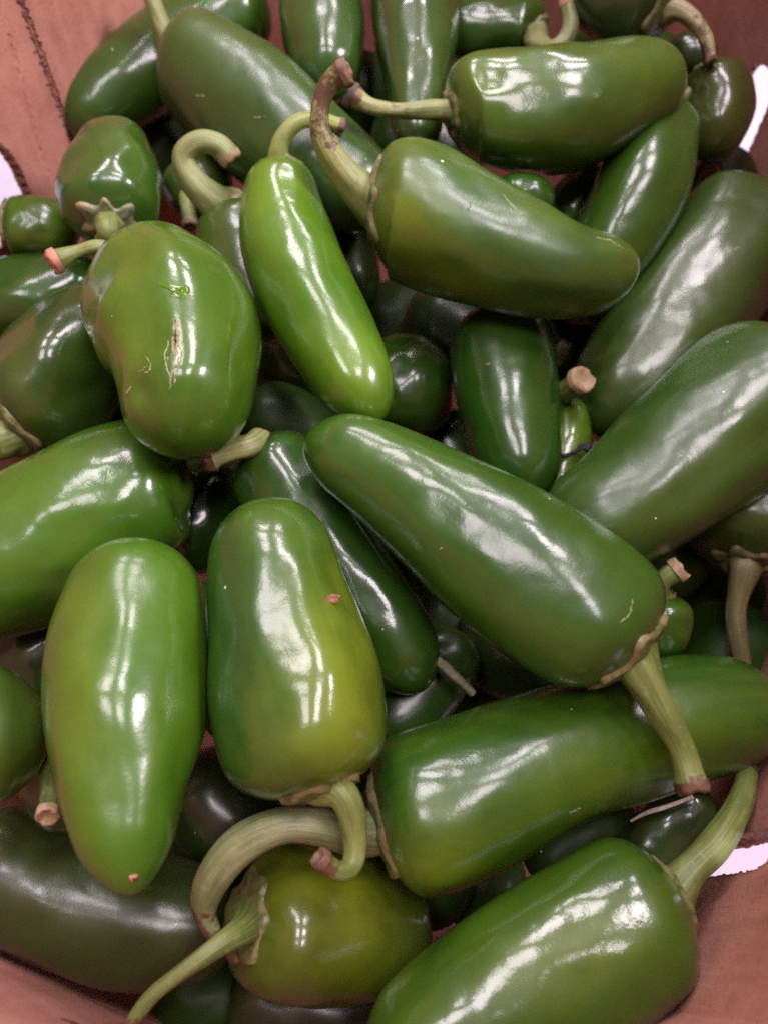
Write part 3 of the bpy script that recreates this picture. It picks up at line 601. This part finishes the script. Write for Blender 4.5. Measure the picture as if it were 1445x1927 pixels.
# ------------------------------------------------------------------ the cardboard box
from mathutils.geometry import tessellate_polygon
def pt(x, y, back):
    return unproj(x, y, plane_depth(x, y) + back / 1000.0)
BX = [pt(*q)[:2] for q in ((150, 296, 62), (420, -150, 50), (1290, -150, 44), (1446, 420, 62), (1660, 900, 16), (1490, 1310, 24), (1225, 1900, 20),
                           (700, 2160, 20), (240, 1915, 44), (-190, 1700, 44), (-120, 900, 60))]
ZB, ZT, TH = 0.03, 0.345, 0.0045
def on_wall(i, x, y):
    """(along, up) on panel i where the line of sight through a pixel meets it."""
    p, q = BX[i], BX[(i + 1) % len(BX)]
    e = (q - p) / np.linalg.norm(q - p); n = np.array([-e[1], e[0], 0])
    d = unproj(x, y, 1.0) - CAMP
    t = np.dot(np.array([*p, 0]) - CAMP, n) / np.dot(d, n)
    X = CAMP + d * t
    return (float(np.dot(X[:2] - p, e)), float(X[2]))
def ragged(poly, step, amp, rng):
    out = []
    for a, b in zip(poly, poly[1:] + poly[:1]):
        a = np.array(a); b = np.array(b); L = np.linalg.norm(b - a); n = max(1, int(L / step))
        pr = np.array([-(b - a)[1], (b - a)[0]]) / (L + 1e-9)
        for k in range(n): out.append(tuple(a + (b - a) * k / n + pr * rng.normal() * amp * (k > 0)))
    return out
def round_poly(P, n=60):
    P = [np.array(p) for p in P]; Q = np.array(P + P[:3]); out = []
    m = len(P)
    for i in range(m):
        p0, p1, p2, p3 = P[i - 1], P[i], P[(i + 1) % m], P[(i + 2) % m]
        for k in np.linspace(0, 1, max(3, n // m), endpoint=False):
            out.append(tuple(0.5 * (2 * p1 + (p2 - p0) * k + (2 * p0 - 5 * p1 + 4 * p2 - p3) * k * k + (3 * p1 - p0 - 3 * p2 + p3) * k ** 3)))
    return out
HOLES = {2: [(1340, 300), (1362, 200), (1384, 140), (1406, 121), (1430, 124), (1443, 148), (1441, 185), (1424, 230), (1404, 276), (1380, 330)],
         5: [(1205, 1606), (1262, 1580), (1340, 1568), (1398, 1552), (1445, 1534), (1476, 1522), (1480, 1545), (1452, 1580), (1425, 1606), (1395, 1627), (1333, 1638), (1235, 1646)],
         10: [(-150, 190), (-30, 244), (36, 296), (74, 378), (92, 440), (20, 470), (-120, 420)]}
SIDE = {0: 'back left', 1: 'back', 2: 'upper right', 5: 'lower right', 8: 'lower left', 10: 'left'}
box = empty('cardboard_box', (0, 0.13, ZB))
tag(box, 'worn reddish brown cardboard box with hand holes, holding all of the peppers', 'box')
rb = np.random.RandomState(5)
def to3(i, u, v, out):
    p, q = BX[i], BX[(i + 1) % len(BX)]; L = np.linalg.norm(q - p); e = (q - p) / L
    nrm = np.array([-e[1], e[0]])
    bow = 0.003 * math.sin(math.pi * min(max(u / L, 0), 1))
    xy = p + e * u + nrm * (out + bow)
    return (xy[0], xy[1], v)
BO = np.array([0, 0.13, ZB])
for i in range(len(BX)):
    p, q = BX[i], BX[(i + 1) % len(BX)]; L = float(np.linalg.norm(q - p))
    nu = max(2, int(L / 0.012))
    outer = [(L * k / nu, ZB) for k in range(nu)] + [(L, ZB)] + [(L - L * k / nu, ZT) for k in range(nu)] + [(0.0, ZT)]
    loops = [outer]
    if i in HOLES:
        h = round_poly([on_wall(i, *xy) for xy in HOLES[i]], 200)
        h = [(u + rb.normal() * 0.00025, v + rb.normal() * 0.00025) for u, v in h]
        loops.append(h)
        print('HOLE', i, round(L, 3), [tuple(np.round(on_wall(i, *xy), 3)) for xy in HOLES[i]])
    tris = tessellate_polygon([[Vector((u, v, 0)) for u, v in lp] for lp in loops])
    flat = [x for lp in loops for x in lp]; n = len(flat)
    V = [to3(i, u, v, 0) for u, v in flat] + [to3(i, u, v, TH) for u, v in flat]
    Fc = [tuple(t) for t in tris] + [(t[2] + n, t[1] + n, t[0] + n) for t in tris]
    uv = np.array([(u, v) for u, v in flat] * 2)
    panel = mesh_obj('panel', V, Fc, M_CARD, box, BO, smooth=False, uv=uv)
    if i in SIDE and i in HOLES: panel['label'] = 'cardboard panel pierced by a hand hole'
    # cut edges of the hole, with the flutes between the two liners
    if i in HOLES:
        h = loops[1]; m = len(h); rows = []; c = np.mean(h, axis=0)
        arc = np.concatenate([[0], np.cumsum([math.dist(h[k], h[k + 1]) for k in range(m - 1)])])
        for d in (-0.0002, 0.0007, 0.0012, 0.0023, 0.0034, 0.0039, TH + 0.0002):
            deep = {0.0012: 0.6, 0.0023: 1.0, 0.0034: 0.6}.get(d, 0.0)
            for k, x in enumerate(h):
                g = 0.0004 + 0.0040 * max(0.0, math.sin(arc[k] / 0.0042 * 6.283 + (0.8 if d > 0.002 else 0))) ** 2
                v_ = np.array(x) - c; rows.append(to3(i, *(np.array(x) + v_ / np.linalg.norm(v_) * (deep * g - 0.0003)), d))
        e = mesh_obj('hand_hole_edge', rows, grid_faces(7, m), M_CARDEDGE, panel, BO)
# floor of the box
c = np.mean(BX, axis=0)
Vb = [(*b, ZB) for b in BX] + [(*b, ZB - 0.004) for b in BX]; n = len(BX)
Fb = [tuple(range(n))[::-1], tuple(range(n, 2 * n))] + [(k, (k + 1) % n, n + (k + 1) % n, n + k) for k in range(n)]
mesh_obj('base', Vb, Fb, M_CARD, box, BO, smooth=False, uv=np.array([(v[0], v[1]) for v in Vb]))

def score(i, a, b, width, amp, step, name='score_line', seedn=1, proud=0.0006, beat=0.0, calm=0.0):
    """a crushed, torn crease: an uneven ridge and trough along a line on panel i (wall coordinates)."""
    r = np.random.RandomState(seedn); a = np.array(a); b = np.array(b)
    n = int(np.linalg.norm(b - a) / step); V = []; Fc = []
    pr = np.array([-(b - a)[1], (b - a)[0]]) / np.linalg.norm(b - a)
    for k in range(n + 1):
        c0 = a + (b - a) * k / n + pr * r.normal() * amp
        w = width * (0.55 + 0.9 * r.rand() * (1 - calm) + 0.45 * calm) * (1.0 if not beat else 0.30 + 1.3 * max(0.0, math.sin(k * step / beat * 6.283)) ** 1.5)
        for (o, z) in ((-w, 0.0002), (-w * .45, -proud * (0.4 + r.rand())), (0, -proud * r.rand() * 1.6), (w * .5, -proud * (0.3 + r.rand())), (w, 0.0002)):
            V.append(to3(i, *(c0 + pr * o), z))
        if k: Fc += [(5 * (k - 1) + j, 5 * (k - 1) + j + 1, 5 * k + j + 1, 5 * k + j) for j in range(4)]
    return mesh_obj(name, V, Fc, M_SCORE, box, BO)
score(0, (0.0008, 0.12), (0.0008, ZT - 0.005), 0.0011, 0.0003, 0.0006, name='perforation', seedn=2, beat=0.0037)
score(10, (float(np.linalg.norm(BX[0] - BX[10])) - 0.0012, 0.12), (float(np.linalg.norm(BX[0] - BX[10])) - 0.0012, ZT - 0.005), 0.0012, 0.0003, 0.0006, name='perforation', seedn=3, beat=0.0041)
score(8, on_wall(8, 190, 1966), on_wall(8, -60, 1806), 0.0016, 0.00012, 0.0022, seedn=4, proud=0.0007, calm=0.8)

# ------------------------------------------------------------------ the pale floor the box stands on
kf = NT('pale_floor'); vf = kf.n('ShaderNodeTexCoord').outputs['Object']
kf.put('Base Color', kf.mix(kf.rng(kf.noise(vf, 9, 4, 0.6), 0.35, 0.65), (0.44, 0.385, 0.475), (0.53, 0.48, 0.57))); kf.put('Roughness', 0.6)
fl = mesh_obj('floor', [(-6, -6, 0), (6, -6, 0), (6, 6, 0), (-6, 6, 0)], [(0, 1, 2, 3)], kf.m, None, np.array([0, 0, 0.0]))
fl.location = (0, 0, ZB - 0.0045); tag(fl, kind='structure')

# soft creases pressed into the panels, and scuffed fibres along them
for (i, a_, b2_, w_) in ((0, on_wall(0, 300, 20), on_wall(0, 176, 190), 0.0009), (10, on_wall(10, 20, 60), on_wall(10, 96, 330), 0.0010)):
    o_ = score(i, a_, b2_, w_, 0.0004, 0.0011, name='crease', seedn=20 + i, proud=0.0005); o_.data.materials[0] = M_CARD

# ------------------------------------------------------------------ small marks and bits
def to_px(X):
    c = (np.asarray(X) - CAMP) @ R
    return np.stack([c[..., 0] / -c[..., 2] * F + W / 2, -c[..., 1] / -c[..., 2] * F + H / 2], -1), -c[..., 2]
def locate(pep, pts):
    """(s, theta) on a pepper's near side for each pixel."""
    S, T_ = np.meshgrid(np.linspace(0.03, 0.985, 260), np.linspace(-math.pi / 2, math.pi / 2, 200), indexing='ij')
    px, d = to_px(pep['surf'](S, T_)); out = []
    for q in pts:
        e = np.hypot(px[..., 0] - q[0], px[..., 1] - q[1]) + d * 60
        k = np.unravel_index(np.argmin(e), e.shape); out.append((S[k], T_[k]))
    return np.array(out)
def patch(pep, name, outline, mat, lift=0.00025, dome=0.0002, seedn=1, rag=0.10, label=None):
    """a thin raised piece lying on the skin, outline in pixels."""
    r = np.random.RandomState(seedn); O = np.array(round_poly(outline, 44)); c = O.mean(0)
    O = c + (O - c) * (1 + rag * r.normal(size=(len(O), 1)) * 0.5)
    rows = []; n = len(O)
    for k, l in ((1.02, -0.0001), (1.0, lift), (0.8, lift + dome * .7), (0.5, lift + dome), (0.2, lift + dome)):
        st = locate(pep, c + (O - c) * k)
        rows.append(pep['surf'](st[:, 0], st[:, 1], np.full(n, l)))
    st = locate(pep, [c]); V = np.vstack(rows + [pep['surf'](st[:, 0], st[:, 1], np.full(1, lift + dome))])
    o = mesh_obj(name, V, grid_faces(5, n, None, 5 * n), mat, pep['root'], pep['mid'])
    if label: o['label'] = label
    return o
def thread(pep, lines, name, mat, wpx, lift=0.0002, seedn=0):
    """fine cracked cork lines on the skin, joined into one part."""
    r = np.random.RandomState(seedn); V = []; Fc = []
    for ln in lines:
        P = spline(np.array(ln, float), 14); P = P + r.normal(size=P.shape) * 1.1
        w = wpx * (0.5 + r.rand(14)) * np.sin(np.linspace(0.25, 2.95, 14))
        g = np.gradient(P, axis=0); g /= np.linalg.norm(g, axis=1)[:, None] + 1e-9; nr = np.stack([-g[:, 1], g[:, 0]], -1)
        rows = []
        for o, l in ((-1, -0.0001), (0, lift), (1, -0.0001)):
            st = locate(pep, P + nr * (w * o)[:, None]); rows.append(pep['surf'](st[:, 0], st[:, 1], np.full(14, l)))
        b = len(V); V += [rows[j][i] for i in range(14) for j in range(3)]
        Fc += [(b + 3 * i + j, b + 3 * i + j + 1, b + 3 * i + j + 4, b + 3 * i + j + 3) for i in range(13) for j in range(2)]
    o = mesh_obj(name, V, Fc, mat, pep['root'], pep['mid']); o['kind'] = 'stuff'
    return o
def ray_depth(x, y):
    d = unproj(x, y, 1.0) - CAMP; best = 9
    for Cc, rr in PLACED:
        # refine the chain so that the near surface is continuous
        t = np.linspace(0, len(Cc) - 1, 120); i = np.arange(len(Cc))
        C2 = np.stack([np.interp(t, i, Cc[:, k]) for k in range(3)], -1); r2 = np.interp(t, i, rr)
        oc = CAMP - C2; A = d @ d; B_ = oc @ d; D_ = B_ * B_ - A * ((oc * oc).sum(1) - r2 * r2)
        ok = D_ > 0
        if ok.any(): best = min(best, float(((-B_[ok] - np.sqrt(D_[ok])) / A).min()))
    return best
def twig(name, pts, mat, label, cat, lifts, seedn=1, ridge=0.15):
    r = np.random.RandomState(seedn); base = np.median([ray_depth(q[0], q[1]) for q in pts])
    P = []; wd = []
    for q, l in zip(pts, lifts):
        d = base - l / 1000; P.append(unproj(q[0], q[1], d)); wd.append(q[2] * d / F)
    S = spline(np.column_stack([np.array(P) * 100, np.array(wd) * 100]), 40) / 100
    C = S[:, :3]; w = np.maximum(S[:, 3], 0.0002); T, N, B = frames(C, CAMP - C[0]); nt = 12
    th = np.linspace(0, 2 * np.pi, nt, endpoint=False); ph = r.uniform(0, 6, 4)
    k = 1 + ridge * np.sin(3 * th[None] + np.linspace(0, 2, 40)[:, None] + ph[0]) + 0.07 * np.sin(np.linspace(0, 8, 40) + ph[1])[:, None]
    V = C[:, None] + (w[:, None] * k)[..., None] * (np.cos(th)[None, :, None] * N[:, None] + np.sin(th)[None, :, None] * B[:, None])
    V = np.vstack([V.reshape(-1, 3), C[0], C[-1]])
    o = mesh_obj(name, V, grid_faces(40, nt, 480, 481), mat, None, C[20]); tag(o, label, cat)
    return o
def flake(name, outline, depth, mat, label, cat, curl=0.0015, seedn=1, thick=0.0005):
    r = np.random.RandomState(seedn); O = np.array(round_poly(outline, 28)); c = O.mean(0); n = len(O)
    O = c + (O - c) * (1 + 0.08 * r.normal(size=(n, 1)))
    def put(P, z): 
        g = (P - c); h = curl * ((g[:, 0] / 14) ** 2 - 0.6 * (g[:, 1] / 14)) * 0.5
        return unproj(P[:, 0], P[:, 1], depth - z - h)
    rows = [put(c + (O - c) * k, z) for k, z in ((0.35, 0), (0.8, 0), (1, 0), (1, thick), (0.8, thick), (0.35, thick))]
    V = np.vstack(rows + [put(c[None], 0), put(c[None], thick)])
    o = mesh_obj(name, V, grid_faces(6, n, 6 * n, 6 * n + 1), mat, None, V.mean(0)); tag(o, label, cat)
    return o
M_FLAKE = dry_mat('dry_flake', (0.26, 0.10, 0.06), (0.52, 0.25, 0.16), 700)
M_TWIG = dry_mat('dry_twig', (0.010, 0.008, 0.010), (0.045, 0.035, 0.045), 600)
M_STRAW = dry_mat('straw', (0.40, 0.32, 0.26), (0.66, 0.57, 0.50), 400)
M_PALE = dry_mat('pale_husk', (0.26, 0.22, 0.12), (0.46, 0.42, 0.27), 350)
M_SCUFF = dry_mat('scuff', (0.15, 0.17, 0.07), (0.30, 0.29, 0.16), 500)
M_OLD = dry_mat('old_stem', (0.10, 0.095, 0.045), (0.22, 0.20, 0.11), 350)
kt = NT('torn_flesh'); vt = kt.n('ShaderNodeTexCoord').outputs['Object']; nt_ = kt.noise(vt, 380, 3, 0.6)
kt.put('Base Color', kt.mix(kt.rng(nt_, .35, .65), (0.060, 0.135, 0.008), (0.085, 0.165, 0.012))); kt.put('Roughness', 0.08); kt.put('Normal', kt.bump(nt_, 0.08, 0.0008))
M_TORN = kt.m
sq = P_['squat']
patch(sq, 'skin_tear', [(294, 534), (312, 530), (330, 536), (352, 538), (358, 548), (350, 556), (346, 568), (334, 560), (320, 556), (318, 546)], M_TORN, 0.00002, 0.00003, 3, label='small wet tear in the skin')
patch(sq, 'cork_scar', [(333, 596), (338, 625), (334, 656), (327, 668), (322, 650), (326, 622)], M_CORK, 0.00006, 0.00006, 4, 0.3, 'pale corky scar down the face')
thread(sq, [[(322, 660), (314, 690), (322, 716), (318, 736)], [(328, 668), (324, 700), (320, 730)], [(333, 655), (336, 690), (326, 715)], [(318, 640), (311, 668), (316, 700)],
            [(336, 640), (340, 672), (333, 700)], [(326, 690), (330, 712), (322, 728)], [(276, 672), (284, 690), (270, 706)], [(262, 700), (280, 688)], [(236, 742), (246, 726)]], 'cork_crack', M_CORK, 1.7, seedn=2)
patch(P_['lowleft'], 'blossom_scar', [(242, 1652), (252, 1646), (260, 1650), (254, 1658), (246, 1660)], M_FLAKE, 0.0002, 0.0003, 6)
for pk, ln in (('topleft2', [[(478, 216), (490, 221), (502, 219)], [(368, 178), (378, 180), (386, 176)]]), ('upper', [[(945, 366), (968, 388), (985, 404)], [(1120, 446), (1150, 452), (1176, 470)], [(880, 395), (890, 372)]]),
               ('crook', [[(1070, 1532), (1084, 1526), (1094, 1520)]]), ('diag', [[(1158, 1178), (1172, 1168), (1186, 1152), (1188, 1130)], [(826, 1036), (830, 1030)]]),
               ('upright_m', [[(914, 686), (922, 682)]]), ('right_up', [[(1222, 622), (1232, 616)], [(1382, 470), (1394, 462)]])):
    thread(P_[pk], ln, 'scratch', M_SCUFF, 1.8, seedn=len(pk))
flake('bark_flake', [(612, 1128), (622, 1119), (638, 1120), (634, 1134), (624, 1135)], ray_depth(624, 1127) - 0.0004, M_FLAKE, 'tiny reddish brown flake stuck to the side of the middle pepper', 'flake', seedn=2)
twig('dry_twig', [(1046, 854, 5), (1062, 857, 4), (1084, 848, 4), (1096, 838, 7), (1110, 846, 6), (1122, 832, 4)], M_TWIG, 'thin black curled dry twig caught in front of the yellow-green strip', 'twig', (3, 4, 4, 4, 3, 2), 2, 0.3)
twig('straw', [(1186, 1546, 2.5), (1216, 1530, 4), (1256, 1518, 4), (1304, 1500, 4)], M_STRAW, 'thin pale straw lying beneath the cut end of the diagonal stem', 'straw', (4, 5, 6, 7), 3, 0.1)
twig('stem_piece', [(806, 1232, 9), (832, 1252, 10), (858, 1276, 9), (890, 1306, 9)], M_OLD, 'pale broken stem piece in the dark gap beside the long wedged pepper', 'stem', (4, 5, 5, 4), 4, 0.1)
twig('stem_piece', [(1040, 690, 10), (1048, 672, 12), (1058, 654, 13), (1066, 642, 10)], M_PALE, 'short pale green stem piece right of the upright dark pepper', 'stem', (2, 3, 5, 6), 5, 0.1)
